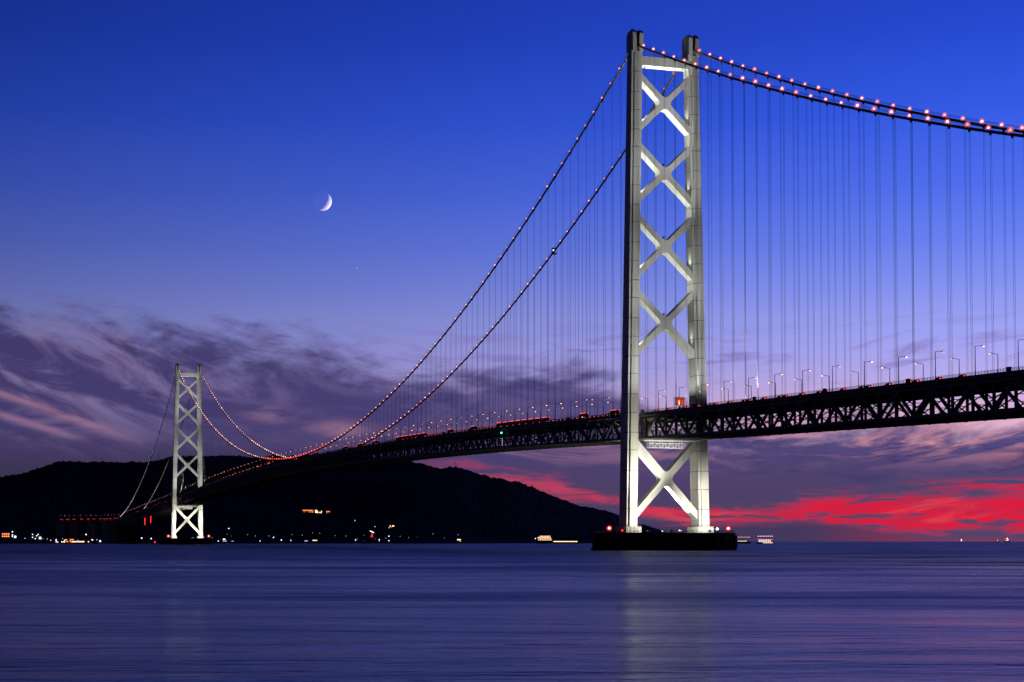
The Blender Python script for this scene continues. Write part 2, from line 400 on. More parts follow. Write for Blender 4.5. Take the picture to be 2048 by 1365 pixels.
# ------------------------------------------------------------------ moon and evening star
def build_moon():
    m = bpy.data.materials.new('moon_rock'); m.use_nodes = True; t = m.node_tree; t.nodes.clear()
    o = t.nodes.new('ShaderNodeOutputMaterial'); ad = t.nodes.new('ShaderNodeAddShader')
    tr = t.nodes.new('ShaderNodeBsdfTransparent'); df = t.nodes.new('ShaderNodeBsdfDiffuse')
    tc = t.nodes.new('ShaderNodeTexCoord'); n = noise(t, tc.outputs['Object'], 0.012, 5, 0.6, 0.2)
    t.links.new(scalec(t, (1.0, 0.98, 0.93, 1), (n-0.5)*0.5+1.0), df.inputs[0])
    ge = t.nodes.new('ShaderNodeNewGeometry'); mx = t.nodes.new('ShaderNodeMixShader')      # the daylit air in front shines over the dark side
    t.links.new(tr.outputs[0], ad.inputs[0]); t.links.new(df.outputs[0], ad.inputs[1])
    t.links.new(ge.outputs['Backfacing'], mx.inputs[0]); t.links.new(ad.outputs[0], mx.inputs[1]); t.links.new(tr.outputs[0], mx.inputs[2])
    t.links.new(mx.outputs[0], o.inputs[0])
    D = 40000.0; d = Vector((0.96009, -0.20482, 0.19046))
    bm = bmesh.new(); bmesh.ops.create_uvsphere(bm, u_segments=64, v_segments=32, radius=0.0052*D)
    me = bpy.data.meshes.new('moon'); bm.to_mesh(me); bm.free(); me.materials.append(m)
    me.polygons.foreach_set('use_smooth', [True]*len(me.polygons))
    ob('moon', me, None, CAM+d*D, label='thin bright crescent moon in the clear blue sky', cat='moon')
    b = MB(); b.ball((0, 0, 0), 8.0, glow('starlight', (0.95, 0.97, 1.0), 0.9, 'NONE'), 8, 6)
    b.obj('star', None, polar(-13.17, 40000, 6240), label='tiny white evening star below the moon', cat='star')
build_moon()

# ------------------------------------------------------------------ piers
def build_pier(X0, label):
    b = MB(); n = 72; rad = 40.0
    prof = [(rad+0.8, -12), (rad+0.8, 0.9), (rad, 1.1), (rad, 8.6), (rad+0.5, 8.8), (rad+0.5, 9.85), (rad-1.2, 9.9)]
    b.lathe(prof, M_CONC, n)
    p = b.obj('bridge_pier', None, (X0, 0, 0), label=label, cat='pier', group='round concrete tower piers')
    fb = MB(); fb.box((0, 0, 0), (1.4, 2.6, 7.4), M_CONC); fb.box((0.5, 0, 2.4), (1.2, 2.9, 0.5), M_CONC); fb.box((0.5, 0, -2.2), (1.2, 2.9, 0.5), M_CONC)
    fm = fb.mesh('fender')
    for k in range(36):
        a = 2*math.pi*k/36+0.05
        ob('fender', fm, p, ((rad+0.6)*math.cos(a), (rad+0.6)*math.sin(a), 4.6+0.3*math.sin(k*2.1)), a)
    r = MB()
    for k in range(96):
        a = 2*math.pi*k/96; r.box((39.2*math.cos(a), 39.2*math.sin(a), 10.5), (0.12, 0.12, 1.3), M_DARK, a)
    for z in (10.6, 11.1):
        r.tube([(39.2*math.cos(2*math.pi*k/96), 39.2*math.sin(2*math.pi*k/96), z) for k in range(97)], 0.05, M_DARK, 4, False)
    r.obj('railing', p, kind='stuff')
    # landing stage and ladder
    lb = MB(); lb.box((-8, 43.5, 0.5), (9, 6, 1.2), M_CONC); lb.box((-8, 42.2, 3.2), (3.0, 3.0, 5.0), M_CONC); lb.obj('landing_stage', p)
    return p
build_pier(0, 'black round concrete pier in the sea carrying the large near tower')
build_pier(SPAN, 'distant dark round pier at the foot of the far tower')

# ------------------------------------------------------------------ towers
def sect(z, side, top=False):
    c, h, w = leg_c(z), leg_h(z), 3.24; d, a = 1.6, 1.25
    if not top:
        p = [(-h, w), (-h, w-a), (-h-d, w-a), (-h-d, -(w-a)), (-h, -(w-a)), (-h, -w), (h, -w), (h, -(w-a)), (h+d, -(w-a)), (h+d, w-a), (h, w-a), (h, w)]
    return [(x, side*(c+o), z) for x, o in p]
def loft(mb, s0, s1, m):
    n = len(s0); mb.add(s0+s1, [(i, (i+1) % n, n+(i+1) % n, n+i) for i in range(n)]+[tuple(range(n)), tuple(range(n, 2*n))], m)
def inset(s, k, side, z):
    c = side*leg_c(z); return [(x*k if abs(x) > 0 else x, c+(y-c)*k, zz) for x, y, zz in s]
BRACES = [(273.9, 269.7, 244.6, 239.8, 257.0), (233.9, 229.2, 203.3, 198.5, 216.4), (192.6, 187.9, 159.9, 155.3, 174.2), (149.5, 144.8, 115.1, 110.2, 129.8), (64.0, 58.0, 22.3, 17.0, 41.0)]
def inner_y(z): return leg_c(z)-3.2
def x_brace(zu1, zu0, zl1, zl0, zc, hx, m):
    def L(p, q): return p, (q[0]-p[0], q[1]-p[1])
    yu, yl = inner_y((zu0+zu1)/2)+0.4, inner_y((zl0+zl1)/2)+0.4
    # arm edges on the +y half and the -y half
    wv = (zu1-zu0)/2*1.02; wl = (zl1-zl0)/2*1.02; wc = (wv+wl)/2
    uL_t, uL_b, lL_t, lL_b = (yu, zu1), (yu, zu0), (yl, zl1), (yl, zl0)
    def meet(p, q, r, s):
        d1 = (q[0]-p[0], q[1]-p[1]); d2 = (s[0]-r[0], s[1]-r[1]); k = d1[0]*d2[1]-d1[1]*d2[0]
        t = ((r[0]-p[0])*d2[1]-(r[1]-p[1])*d2[0])/k; return (p[0]+d1[0]*t, p[1]+d1[1]*t)
    mir = lambda p: (-p[0], p[1])
    topc = (0, meet(uL_t, mir(lL_t), (0, 0), (0, 1))[1]); botc = (0, meet(lL_b, mir(uL_b), (0, 0), (0, 1))[1])
    sl = meet(uL_b, mir(lL_b), lL_t, mir(uL_t))
    def fillet(a, c, b2, r):
        va, vb = Vector((a[0]-c[0], a[1]-c[1])), Vector((b2[0]-c[0], b2[1]-c[1])); va.normalize(); vb.normalize()
        p0, p2 = Vector(c)+va*r, Vector(c)+vb*r; o = []
        for i in range(7):
            t = i/6; q = p0*(1-t)**2+Vector(c)*2*t*(1-t)+p2*t*t; o.append((q.x, q.y))
        return o
    poly = [uL_t]+fillet(uL_t, topc, mir(uL_t), 3.6)+[mir(uL_t), mir(uL_b)]+fillet(mir(uL_b), mir(sl), mir(lL_t), 3.2)+[mir(lL_t), mir(lL_b)] \
        + fillet(mir(lL_b), botc, lL_b, 3.6)+[lL_b, lL_t]+fillet(lL_t, sl, uL_b, 3.2)+[uL_b]
    b = MB(); b.prism(poly, -hx, hx, m, 'x'); return b
def build_tower(X0, label):
    t = empty('bridge_tower', (X0, 0, ZB), label, 'tower', 'floodlit suspension bridge towers')
    for side in (1, -1):
        core = MB(); zs = [ZB+3.4, 286.0]
        loft(core, inset(sect(ZB+3.4, side), 0.93, side, ZB+3.4), inset(sect(286.5, side), 0.93, side, 286.5), M_SEAM)
        leg = core.obj('leg', t, (0, 0, -ZB))
        z = ZB+3.4; k = 0; hts = [10.0, 11.2, 10.6, 11.6]
        while z < 285.9:
            z1 = min(286.0, z+hts[k % 4]); 
            if 286-z1 < 4: z1 = 286.0
            g = 0.17; b = MB(); loft(b, sect(z+g, side), sect(z1-g, side), M_STEEL); b.obj('leg_block', leg); z = z1; k += 1
        # leg head: two cheek plates with the open saddle slot between them
        b = MB(); h, c = leg_h(292)+0.0, side*leg_c(292)
        for o in (-1, 1):
            yy = c+o*2.03
            b.prism([(-h-1.55, 286.13), (h+1.55, 286.13), (h+1.55, 296.2), (h-0.6, 298.3), (-h+0.6, 298.3), (-h-1.55, 296.2)], yy-1.2, yy+1.2, M_STEEL, 'y')
        b.box((0, c, 287.2), (8.4, 1.6, 2.1), M_STEEL); b.obj('leg_head', leg)
        b = MB(); b.prism([(-4.4, 288.3), (4.4, 288.3), (2.4, 297.5), (-2.4, 297.5)], c-0.82, c+0.82, M_DARK, 'y'); b.obj('cable_saddle', leg)
        b = MB(); b.tube([(1.0, c, 298.2), (1.0, c, 301.4)], 0.07, M_DARK, 5); b.tube([(1.0, c-0.9, 300.6), (1.0, c+0.9, 300.6)], 0.05, M_DARK, 4); b.obj('lightning_rod', leg)
        b = MB(); b.box((-1.0, c+side*2.2, 298.75), (1.2, 1.0, 0.9), M_DARK); b.obj('top_box', leg)
        # ribbed base block
        b = MB(); hb = leg_h(ZB)+2.6; cy = side*leg_c(ZB)
        b.box((0, cy, ZB+1.6), (2*hb-1.0, 8.4, 3.2), M_STEEL)
        for q in range(11):
            yy = cy-4.2+q*0.84
            for sx in (-1, 1): b.box((sx*(hb-0.2), yy, ZB+1.75), (0.9, 0.22, 3.5), M_STEEL)
        for q in range(15):
            xx = -hb+0.9+q*(2*hb-1.8)/14
            for sy in (-1, 1): b.box((xx, cy+sy*4.55, ZB+1.75), (0.22, 0.7, 3.5), M_STEEL)
        b.obj('base_block', leg)
        # catwalk rail round the leg, above the base
        b = MB()
        for zz in (ZB+3.9, ZB+4.5): b.tube([(-hb, cy-4.7, zz), (hb, cy-4.7, zz), (hb, cy+4.7, zz), (-hb, cy+4.7, zz), (-hb, cy-4.7, zz)], 0.06, M_DARK, 4)
        b.obj('base_rail', leg)
    for br in BRACES:
        b = x_brace(*br, 3.2, M_STEEL); o = b.obj('cross_brace', t, (0, 0, -ZB))
    b = MB(); yi = inner_y(280)+0.4
    b.box((0, 0, 280.9), (6.4, 2*yi, 5.2), M_STEEL); b.obj('top_strut', t, (0, 0, -ZB))
    b = MB()
    for s in (-3.0, 3.0):
        for zz in (284.0, 284.6): b.tube([(s, -yi, zz), (s, yi, zz)], 0.05, M_DARK, 4)
        for q in range(14): b.box((s, -yi+0.5+q*(2*yi-1)/13, 284.05), (0.08, 0.08, 1.15), M_DARK)
    b.obj('strut_railing', t, (0, 0, -ZB), kind='stuff')
    return t
tower_near = build_tower(0, 'huge floodlit near tower with dark outer side and X bracing')
tower_far = build_tower(SPAN, 'small distant floodlit tower standing before the dark hills')

# ------------------------------------------------------------------ main cables with hangers and lamps
XN = [995.5+s*NODE*(n+0.5) for n in range(0, 69) for s in (1, -1)]
XN = sorted(x for x in XN if 14 < x < SPAN-14)
XS = [-NODE*k for k in range(1, int(-X_NEAR_END/NODE))]
XF = [SPAN+NODE*k for k in range(1, 65)]
hb = MB()
for s in (-0.5, 0.5): hb.tube([(s, 0, 0), (s, 0, 1)], 0.055, M_ROPE, 5)
ME_HANG = hb.mesh('hanger', True)
bb = MB(); bb.tube([(-0.85, 0, 0), (0.85, 0, 0)], 0.74, M_CABLE, 10); bb.box((0, 0, -0.95), (1.3, 0.3, 0.8), M_CABLE); ME_BAND = bb.mesh('cable_band')
def lamp_mesh(bulb, halo, rb, rg):
    lb = MB(); lb.tube([(0, 0, -0.6), (0, 0, 0.25)], 0.14, M_DARK, 5); lb.lathe([(0.34, 0.02), (0.5, 0.16), (0.34, 0.24)], M_DARK, 8)
    lb.ball((0, 0, 0.75), rb, bulb, 8, 6)
    if halo: lb.ball((0, 0, 0.75), rg, halo, 12, 8)  # added shell, the bulb's glare halo built as a shape
    return lb.mesh('cable_lamp', True)
LAMPS = {'side': lamp_mesh(G_BULB, M_HALO, 0.58, 1.2), 'main': lamp_mesh(G_BULBO, M_HALO, 0.42, 0.85), 'mid': lamp_mesh(G_BULBR, M_HALOR, 0.6, 1.2),
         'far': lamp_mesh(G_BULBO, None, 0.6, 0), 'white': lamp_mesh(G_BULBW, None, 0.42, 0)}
def lamp_kind(x):
    if x < 0: return LAMPS['side']
    if x > SPAN: return LAMPS['white']
    if abs(x-1000) < 190: return LAMPS['mid']
    return LAMPS['main'] if x < 800 else LAMPS['far']
def cable_pts(y):
    xs = [X_NEAR_END+i*20 for i in range(int(-X_NEAR_END/20))]+[0.0]+[SPAN*i/160 for i in range(1, 161)]+[SPAN+i*20 for i in range(1, 47)]
    return [(x, y, CZ(x)) for x in xs]
rl = random.Random(11)
def build_cable(y, label):
    p = cable_pts(y); b = MB(); b.tube(p, 0.62, M_CABLE, 12)
    c = b.obj('main_cable', None, smooth=True, label=label, cat='cable', group='main suspension cables')
    for dy in (-0.85, 0.85):
        b = MB()
        for dz in (1.35, 1.9): b.tube([(x, y+dy, z+dz) for x, _, z in p], 0.04, M_ROPE, 4)
        b.obj('hand_rope', c)
    for x in XN+XS+XF:
        z = CZ(x); dx = 1.0; sl = math.atan((CZ(x+dx)-CZ(x-dx))/2)
        o = ob('cable_band', ME_BAND, c, (x, y, z)); o.rotation_euler = (0, -sl, 0)
        L = z-1.0-(T(x)-1.0)
        if L > 1.0: ob('hanger', ME_HANG, c, (x, y, T(x)-1.0), scale=(1, 1, L))
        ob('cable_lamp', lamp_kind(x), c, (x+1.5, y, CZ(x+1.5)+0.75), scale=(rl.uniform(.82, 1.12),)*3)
    return c
build_cable(YC, 'main cable on the camera side, its lamps pink, hung from the dark outer leg')
build_cable(-YC, 'main cable on the far side, carrying the dark inspection car')

# ------------------------------------------------------------------ decks
YP = 17.1
def build_deck(x0, x1, nodes, label, parts_to):
    r = empty('bridge_deck', ((x0+x1)/2, 0, T((x0+x1)/2)), label, 'bridge deck', 'stiffening truss deck spans')
    off = -r.location
    st = max(2, int(abs(x1-x0)/14.2)); xs = [x0+(x1-x0)*i/st for i in range(st+1)]
    def sweep(y0, y1, zt, zb, m):
        b = MB(); vs = []; fs = []
        for x in xs:
            for y, dz in ((y0, zb), (y1, zb), (y1, zt), (y0, zt)): vs.append((x, y, T(x)+dz))
        for i in range(len(xs)-1):
            for k in range(4): fs.append((i*4+k, i*4+(k+1) % 4, i*4+4+(k+1) % 4, i*4+4+k))
        fs += [(0, 1, 2, 3), tuple(len(vs)-4+k for k in range(4))]; b.add(vs, fs, m); return b
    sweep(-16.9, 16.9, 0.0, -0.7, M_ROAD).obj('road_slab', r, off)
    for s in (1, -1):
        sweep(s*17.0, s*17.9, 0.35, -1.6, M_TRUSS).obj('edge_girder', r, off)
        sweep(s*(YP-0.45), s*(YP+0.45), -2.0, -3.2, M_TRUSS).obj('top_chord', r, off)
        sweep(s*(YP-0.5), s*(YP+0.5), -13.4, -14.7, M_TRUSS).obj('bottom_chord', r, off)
        b = MB()
        for h in (0.75, 1.15, 1.5): b.tube([(x, s*17.45, T(x)+h) for x in xs], 0.06, M_TRUSS, 4)
        n = int(abs(x1-x0)/2.03)
        for i in range(n+1):
            x = x0+(x1-x0)*i/n; b.box((x, s*17.45, T(x)+0.9), (0.13, 0.13, 1.3), M_TRUSS)
        b.obj('parapet_railing', r, off, kind='stuff')
    sweep(-13.2, 13.2, -14.2, -14.5, M_TRUSS).obj('service_floor', r, off)
    sweep(-2.2, 2.2, -4.6, -5.2, M_TRUSS).obj('utility_duct', r, off)
    for s in (9.5, -9.5): sweep(s-0.3, s+0.3, -3.9, -4.4, M_TRUSS).obj('pipe_rack', r, off)
    b = MB()
    for s in (13.0, -13.0):
        for h in (-13.2, -13.6): b.tube([(x, s, T(x)+h) for x in xs], 0.05, M_TRUSS, 4)
        n = int(abs(x1-x0)/2.4)
        for i in range(n+1): 
            x = x0+(x1-x0)*i/n; b.box((x, s, T(x)-13.65), (0.1, 0.1, 1.1), M_TRUSS)
    b.obj('service_railing', r, off, kind='stuff')
    vb = MB(); vb.box((0, 0, -8.3), (1.25, 0.8, 10.2), M_TRUSS); vm = vb.mesh('vertical')
    far_b = MB(); nv = 0
    nodes = sorted(nodes)
    for s in (1, -1):
        for x in nodes:
            if parts_to(x, s): ob('vertical', vm, r, Vector((x, s*YP, T(x)))+off)
            else: far_b.box((x, s*YP, T(x)-8.3), (1.25, 0.8, 10.2), M_TRUSS)
        for i in range(len(nodes)-1):
            xa, xb = nodes[i], nodes[i+1]
            k = round(xa/NODE) if xa < 0 else int(abs(xa)/NODE)
            up = (k % 2 == 0)
            p = (xa, s*YP, T(xa)-(2.6 if up else 14.0)); q = (xb, s*YP, T(xb)-(14.0 if up else 2.6))
            if parts_to(xa, s):
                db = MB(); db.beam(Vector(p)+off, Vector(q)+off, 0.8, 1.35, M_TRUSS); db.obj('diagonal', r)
            else: far_b.beam(p, q, 0.8, 1.35, M_TRUSS)
    if far_b.v: far_b.obj('far_truss_web', r, off, kind='stuff')
    # cross frames: floor beam, lower strut and sway braces at each node
    cf = MB()
    cf.box((0, 0, -1.95), (0.5, 33.4, 2.1), M_TRUSS); cf.box((0, 0, -13.9), (0.6, 33.2, 0.7), M_TRUSS)
    for s in (1, -1):
        cf.beam((0, s*16.6, -3.2), (0, 0, -13.5), 0.45, 0.45, M_TRUSS, (1, 0, 0)); cf.beam((0, s*16.6, -8.2), (0, s*8.2, -8.3), 0.3, 0.3, M_TRUSS, (1, 0, 0))
    cm = cf.mesh('cross_frame')
    for x in nodes: ob('cross_frame', cm, r, Vector((x, 0, T(x)))+off)
    lat = MB()
    for i in range(len(nodes)-1):
        xa, xb = nodes[i], nodes[i+1]
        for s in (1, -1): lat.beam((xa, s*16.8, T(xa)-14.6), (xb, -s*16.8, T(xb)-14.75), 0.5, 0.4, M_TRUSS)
    lat.obj('lateral_bracing', r, off, kind='stuff')
    eb = MB(); eb.box((0, 0, 1.35), (2.0, 1.0, 1.9), M_DARK); eb.box((0, 0, 2.4), (2.3, 1.2, 0.2), M_DARK); em = eb.mesh('equipment_box')
    for i, x in enumerate(nodes):
        if i % 5 == 2: ob('equipment_box', em, r, Vector((x+3.0, 18.1, T(x)-0.6))+off)
    return r
build_deck(X_NEAR_END, -6.0, [-NODE*k for k in range(1, int(-X_NEAR_END/NODE)+1)]+[-7.5], 'dark trussed deck of the near side span leaving the frame at right', lambda x, s: x > -470)
build_deck(6.0, SPAN-6, [7.5]+XN+[SPAN-7.5], 'long dark trussed deck of the main span between the two towers', lambda x, s: x < (1250 if s > 0 else 760))
build_deck(SPAN+6, SPAN+958, [SPAN+7.5]+XF, 'faint far side span deck descending left of the distant tower', lambda x, s: False)

# ------------------------------------------------------------------ street lamps on the deck
pb = MB(); pb.tube([(0, 0, 0), (0, 0, 12.0)], [0.2, 0.13], M_POLE, 6); pb.box((0, 0, 0.3), (0.6, 0.6, 0.6), M_POLE); ME_POLE = pb.mesh('pole')
ab = MB(); ab.tube([(0, 0, 11.9), (0, -1.2, 12.05), (0, -3.0, 12.15)], 0.1, M_POLE, 5); ME_ARM = ab.mesh('arm')
hb2 = MB(); hb2.prism([(-2.8, 12.05), (-4.2, 12.12), (-4.2, 12.34), (-2.8, 12.4)], -0.26, 0.26, M_POLE, 'x'); ME_HEAD = hb2.mesh('lamp_head')
ub = MB(); ub.box((0, -3.8, 11.98), (0.44, 0.7, 0.2), G_DECKL); ME_LENS = ub.mesh('lamp_lens')
whole = MB()
for me in (ME_POLE, ME_ARM, ME_HEAD, ME_LENS):
    whole.add([v.co for v in me.vertices], [tuple(p.vertices) for p in me.polygons], me.materials[0])
ME_WHOLE = whole.mesh('street_lamp')
def street_lamp(x, s, label, parts):
    rz = 0.0 if s > 0 else math.pi
    if parts:
        o = empty('street_lamp', (x, s*14.6, T(x)), label, 'street lamp', 'street lamps along the bridge deck', rz)
        ob('pole', ME_POLE, o); ob('arm', ME_ARM, o); h = ob('lamp_head', ME_HEAD, o); ob('lamp_lens', ME_LENS, h)
    else:
        ob('street_lamp', ME_WHOLE, None, (x, s*14.6, T(x)), rz, label, 'street lamp', 'street lamps along the bridge deck')
for s, sn in ((1, 'camera-side'), (-1, 'far-side')):
    for k in range(1, 19):
        street_lamp(2.0-28.4*k, s, 'slim deck street lamp, %s edge, %s one right of the near tower' % (sn, nth(k)), True)
    for k in range(1, 70):
        street_lamp(2.0+28.4*k, s, 'small deck street lamp, %s edge, %s one left of the near tower' % (sn, nth(k)), k < 26)
    for k in range(1, 33):
        street_lamp(SPAN+10+28.4*k, s, 'faint deck lamp on the %s edge, %s beyond the far tower' % (sn, nth(k)), False)

# ------------------------------------------------------------------ floodlights that light the towers
fb = MB(); fb.box((0, 0, 0.12), (0.9, 0.7, 0.24), M_DARK); fb.box((0, 0.42, 0.6), (0.1, 0.08, 1.0), M_DARK); fb.box((0, -0.42, 0.6), (0.1, 0.08, 1.0), M_DARK); ME_FBASE = fb.mesh('bracket')
fh = MB(); fh.lathe([(0.3, -0.7), (0.5, -0.5), (0.62, 0.25), (0.66, 0.3)], M_DARK, 12); ME_FHEAD = fh.mesh('lamp_head')
fl = MB(); fl.lathe([(0.56, 0.3), (0.5, 0.36)], G_FLOOD, 12); ME_FLENS = fl.mesh('lens')
def flood(loc, target, watts, cone, col, label, blend=0.8, size=0.6):
    o = empty('floodlight', loc, label, 'floodlight', 'floodlights aimed at the towers')
    ob('bracket', ME_FBASE, o); h = ob('lamp_head', ME_FHEAD, o, (0, 0, 0.95)); ob('lens', ME_FLENS, h)
    d = Vector(target)-(Vector(loc)+Vector((0, 0, 0.95)))
    h.rotation_mode = 'QUATERNION'; h.rotation_quaternion = d.to_track_quat('Z', 'Y')
    L = bpy.data.lights.new('flood_beam', 'SPOT'); L.energy = watts; L.spot_size = R(cone); L.spot_blend = blend; L.shadow_soft_size = size; L.color = col
    lo = bpy.data.objects.new('flood_beam', L); COL.objects.link(lo); lo.parent = h
    lo.location = (0, 0, 0.5); lo.rotation_euler = (math.pi, 0, 0)
    return o
WARM, GREEN, NEUT = (1.0, 0.94, 0.78), (0.98, 1.0, 0.82), (1.0, 0.985, 0.94)
def light_tower(X0, tn, k=1.0):
    for s, sn in ((1, 'outer'), (-1, 'inner')):
        wh = 'camera-side' if s > 0 else 'far-side'
        # on the pier, in front of each leg: lower shaft
        flood((X0-37, s*11.5, 9.9), (X0-6, s*21, 24), 135e3*k, 75, WARM, 'pier floodlight below the %s leg of the %s tower' % (wh, tn))
        flood((X0-34, s*17.5, 9.9), (X0-5, s*15.5, 60), 330e3*k, 60, WARM, 'second pier floodlight, aimed high on the %s leg of the %s tower' % (wh, tn))
        # on the deck, before each leg: upper shaft in three overlapping beams
        for nm, off in (('', -1), ('rear ', 1)) if X0 == 0 else (('', -1),):
            for nb, dx, zt, w, cone in (('lowest', 58, 116, 130e3, 56), ('middle', 74, 172, 330e3, 34), ('highest', 92, 258, 1280e3, 24)):
                if off > 0 and nb != 'highest': continue
                flood((X0+off*dx, s*15.7, T(X0+off*dx)), (X0+off*5, s*19.5, zt), w*k, cone, NEUT, '%sdeck floodlight, %s of its beams, on the %s edge by the %s tower' % (nm, nb, wh, tn), 1.0)
        flood((X0+36, s*14, 9.9), (X0+8, s*20, 62), 150e3*k, 70, WARM, 'rear pier floodlight behind the %s leg of the %s tower' % (wh, tn))
        # in the side bays of the cross bracing
        for i, (zu1, zu0, zl1, zl0, zc) in enumerate(BRACES[:4]):
            z = zl1+0.4; y = s*(inner_y(z)-0.9)
            flood((X0-0.4, y, z), (X0, s*2.0, zu0), 17e3*k, 100, GREEN, 'small floodlight on brace joint %s from the top, %s leg, %s tower' % (nth(i+1), wh, tn), 0.7, 0.3)
        flood((X0+0.5, s*10.5, 9.9), (X0, -s*3, 56), 130e3*k, 95, WARM, 'pier floodlight between the legs on the %s half of the %s pier' % (wh, tn))
def light_centres(X0, tn):
    for i, z in enumerate([b[4]+5.2 for b in BRACES[:4]]+[T(X0)]):
        flood((X0, 0, z), (X0, 0, z+30), 30e3, 128, GREEN, 'upward floodlight on the tower centreline, %s from the top, %s tower' % (nth(i+1), tn), 0.5, 0.3)
light_centres(0, 'near'); light_centres(SPAN, 'distant')
light_tower(0, 'near')
light_tower(SPAN, 'distant', 1.0)

# ------------------------------------------------------------------ red beacons and lamps on the piers
def beacon(loc, label, core, shell, s=1.0, cat='beacon', name='beacon_lamp', group='pier lights'):
    b = MB(); b.tube([(0, 0, 0), (0, 0, 1.7*s)], 0.14*s, M_DARK, 6); b.lathe([(0.5*s, 1.6*s), (0.5*s, 1.8*s)], M_DARK, 8)
    o = b.obj(name, None, loc, label=label, cat=cat, group=group)
    c = MB(); c.ball((0, 0, 2.5*s), 0.85*s, core, 10, 6); c.obj('bulb', o, smooth=True)
    if shell:
        g = MB(); g.ball((0, 0, 2.5*s), 1.7*s, shell, 12, 8); g.obj('halo', o, smooth=True)  # added shell for the beacon's red glare, not a glass part
    return o
beacon((-8, 37.0, 9.9), 'red navigation beacon at the left end of the near pier', G_REDCORE, M_HALOR)
beacon((-14, -33.5, 9.9), 'red navigation beacon at the right end of the near pier', G_REDCORE, M_HALOR)
beacon((-33.5, -17.5, 9.9), 'small white lamp beside the right leg base on the near pier', G_WHITE, None, 0.8, 'lamp', 'pier_lamp')
beacon((-38.4, 7.6, 9.9), 'small white lamp right of the left leg base on the near pier', G_WARM, None, 0.45, 'lamp', 'pier_lamp')
beacon((-38.0, -8.5, 9.9), 'tiny white lamp just left of the right leg on the near pier', G_WHITE, None, 0.5, 'lamp', 'pier_lamp')
beacon((-10, 30, 9.9), 'tiny red lamp inboard of the left beacon on the near pier', G_RED, None, 0.5, 'lamp', 'pier_lamp')
beacon((SPAN-22, 33, 9.9), 'distant red beacon left of the far tower foot', G_REDCORE, M_HALOR, 1.5)
beacon((SPAN-4, 52.5, 1.5), 'fainter red beacon farther left of the far tower foot', G_RED, M_HALOR, 0.9)
beacon((SPAN-20, -33, 9.9), 'distant red beacon right of the far tower foot', G_REDCORE, M_HALOR, 1.5)

# ------------------------------------------------------------------ things on and under the deck
def build_sign():
    x, y = -14.0, -3.8; z = T(x)
    o = empty('message_sign', (x, y, z), 'glowing orange message sign on posts over the deck beside the tower', 'sign')
    b = MB()
    for s in (-1, 1): b.tube([(0, s*3.7, 0), (0, s*3.7, 9.4)], 0.16, M_POLE, 6)
    b.obj('post', o)
    b = MB(); b.box((0.25, 0, 7.0), (0.6, 5.6, 4.6), M_DARK); b.obj('cabinet', o)
    b = MB(); b.box((-0.12, 0, 7.0), (0.1, 5.0, 3.8), G_SIGN); f = b.obj('sign_face', o)
    b = MB()
    for q in range(-2, 3): b.box((-0.22, q*1.0, 7.0), (0.08, 0.2, 3.8), M_DARK)
    b.box((-0.22, 0, 8.2), (0.08, 5.0, 0.3), M_DARK); b.obj('grille', f)
    b = MB()
    for s in (-1, 1):
        for zz in (5.4, 8.6): b.beam((0, s*2.7, zz), (0, s*3.7, zz), 0.15, 0.15, M_POLE)
    b.obj('sign_bracket', o)
build_sign()
def build_gantry(X0, label):
    o = empty('inspection_gantry', (X0-12, 4, T(-12)-15.4), label, 'gantry', 'inspection gantries under the deck')
    b = MB(); L = 22.0
    for yy in (-1.6, 1.6):
        for zz in (-4.2, -1.6): b.beam((yy, -L/2, zz), (yy, L/2, zz), 0.22, 0.22, M_WHITE)
    b.obj('frame_rails', o)
    b = MB()
    for k in range(12):
        y0 = -L/2+k*2.0
        for xx in (-1.6, 1.6):
            b.beam((xx, y0, -4.2), (xx, y0, -1.6), 0.14, 0.14, M_WHITE)
            if k < 11: b.beam((xx, y0, -4.2 if k % 2 else -1.6), (xx, y0+2.0, -1.6 if k % 2 else -4.2), 0.12, 0.12, M_WHITE)
        b.beam((-1.6, y0, -4.2), (1.6, y0, -4.2), 0.14, 0.14, M_WHITE)
    b.obj('lattice', o, kind='stuff')
    b = MB()
    for yy in (-9, -3, 3, 9):
        for xx in (-1.6, 1.6): b.tube([(xx, yy, -1.6), (xx, yy, 0.9)], 0.12, M_WHITE, 5)
    b.obj('hanger_arms', o)
    b = MB()
    for xx in (-1.9, 1.9): b.beam((xx, -16.5, -0.2), (xx, 16.5, -0.2), 0.35, 0.5, M_WHITE)
    b.obj('runway_rail', o, (0, -4, 0))
build_gantry(0, 'pale lattice inspection gantry under the deck between the near tower legs')
build_gantry(SPAN, 'distant pale lattice gantry under the deck inside the far tower')
def build_cable_car():
    x, y = 236.0, -YC; sl = math.atan((CZ(x+1)-CZ(x-1))/2)
    o = empty('cable_inspection_car', (x, y, CZ(x)), 'dark inspection car clamped on the far-side cable left of the tower', 'cable car')
    b = MB(); b.box((0, 0, -1.9), (3.6, 3.2, 0.25), M_DARK); b.box((-2.6, 0, -1.95), (2.2, 2.6, 0.15), M_DARK); b.obj('platform', o)
    b = MB()
    for sx in (-1, 1):
        for sy in (-1, 1): b.tube([(sx*1.6, sy*1.4, -1.9), (sx*1.4, sy*1.3, 1.9)], 0.12, M_DARK, 5)
    b.obj('cage_frame', o)
    b = MB(); b.box((0.2, 0, 2.05), (2.6, 2.8, 0.8), M_DARK); b.box((0.2, 0.9, -0.9), (3.2, 1.0, 1.9), M_DARK); b.obj('machinery_box', o)
    for q in (-1, 1):
        b = MB(); b.ball((-1.8, q*0.9+0.2, 0.9-0.5*q), 0.3, G_WHITE, 8, 5); b.obj('lamp', o)
build_cable_car()
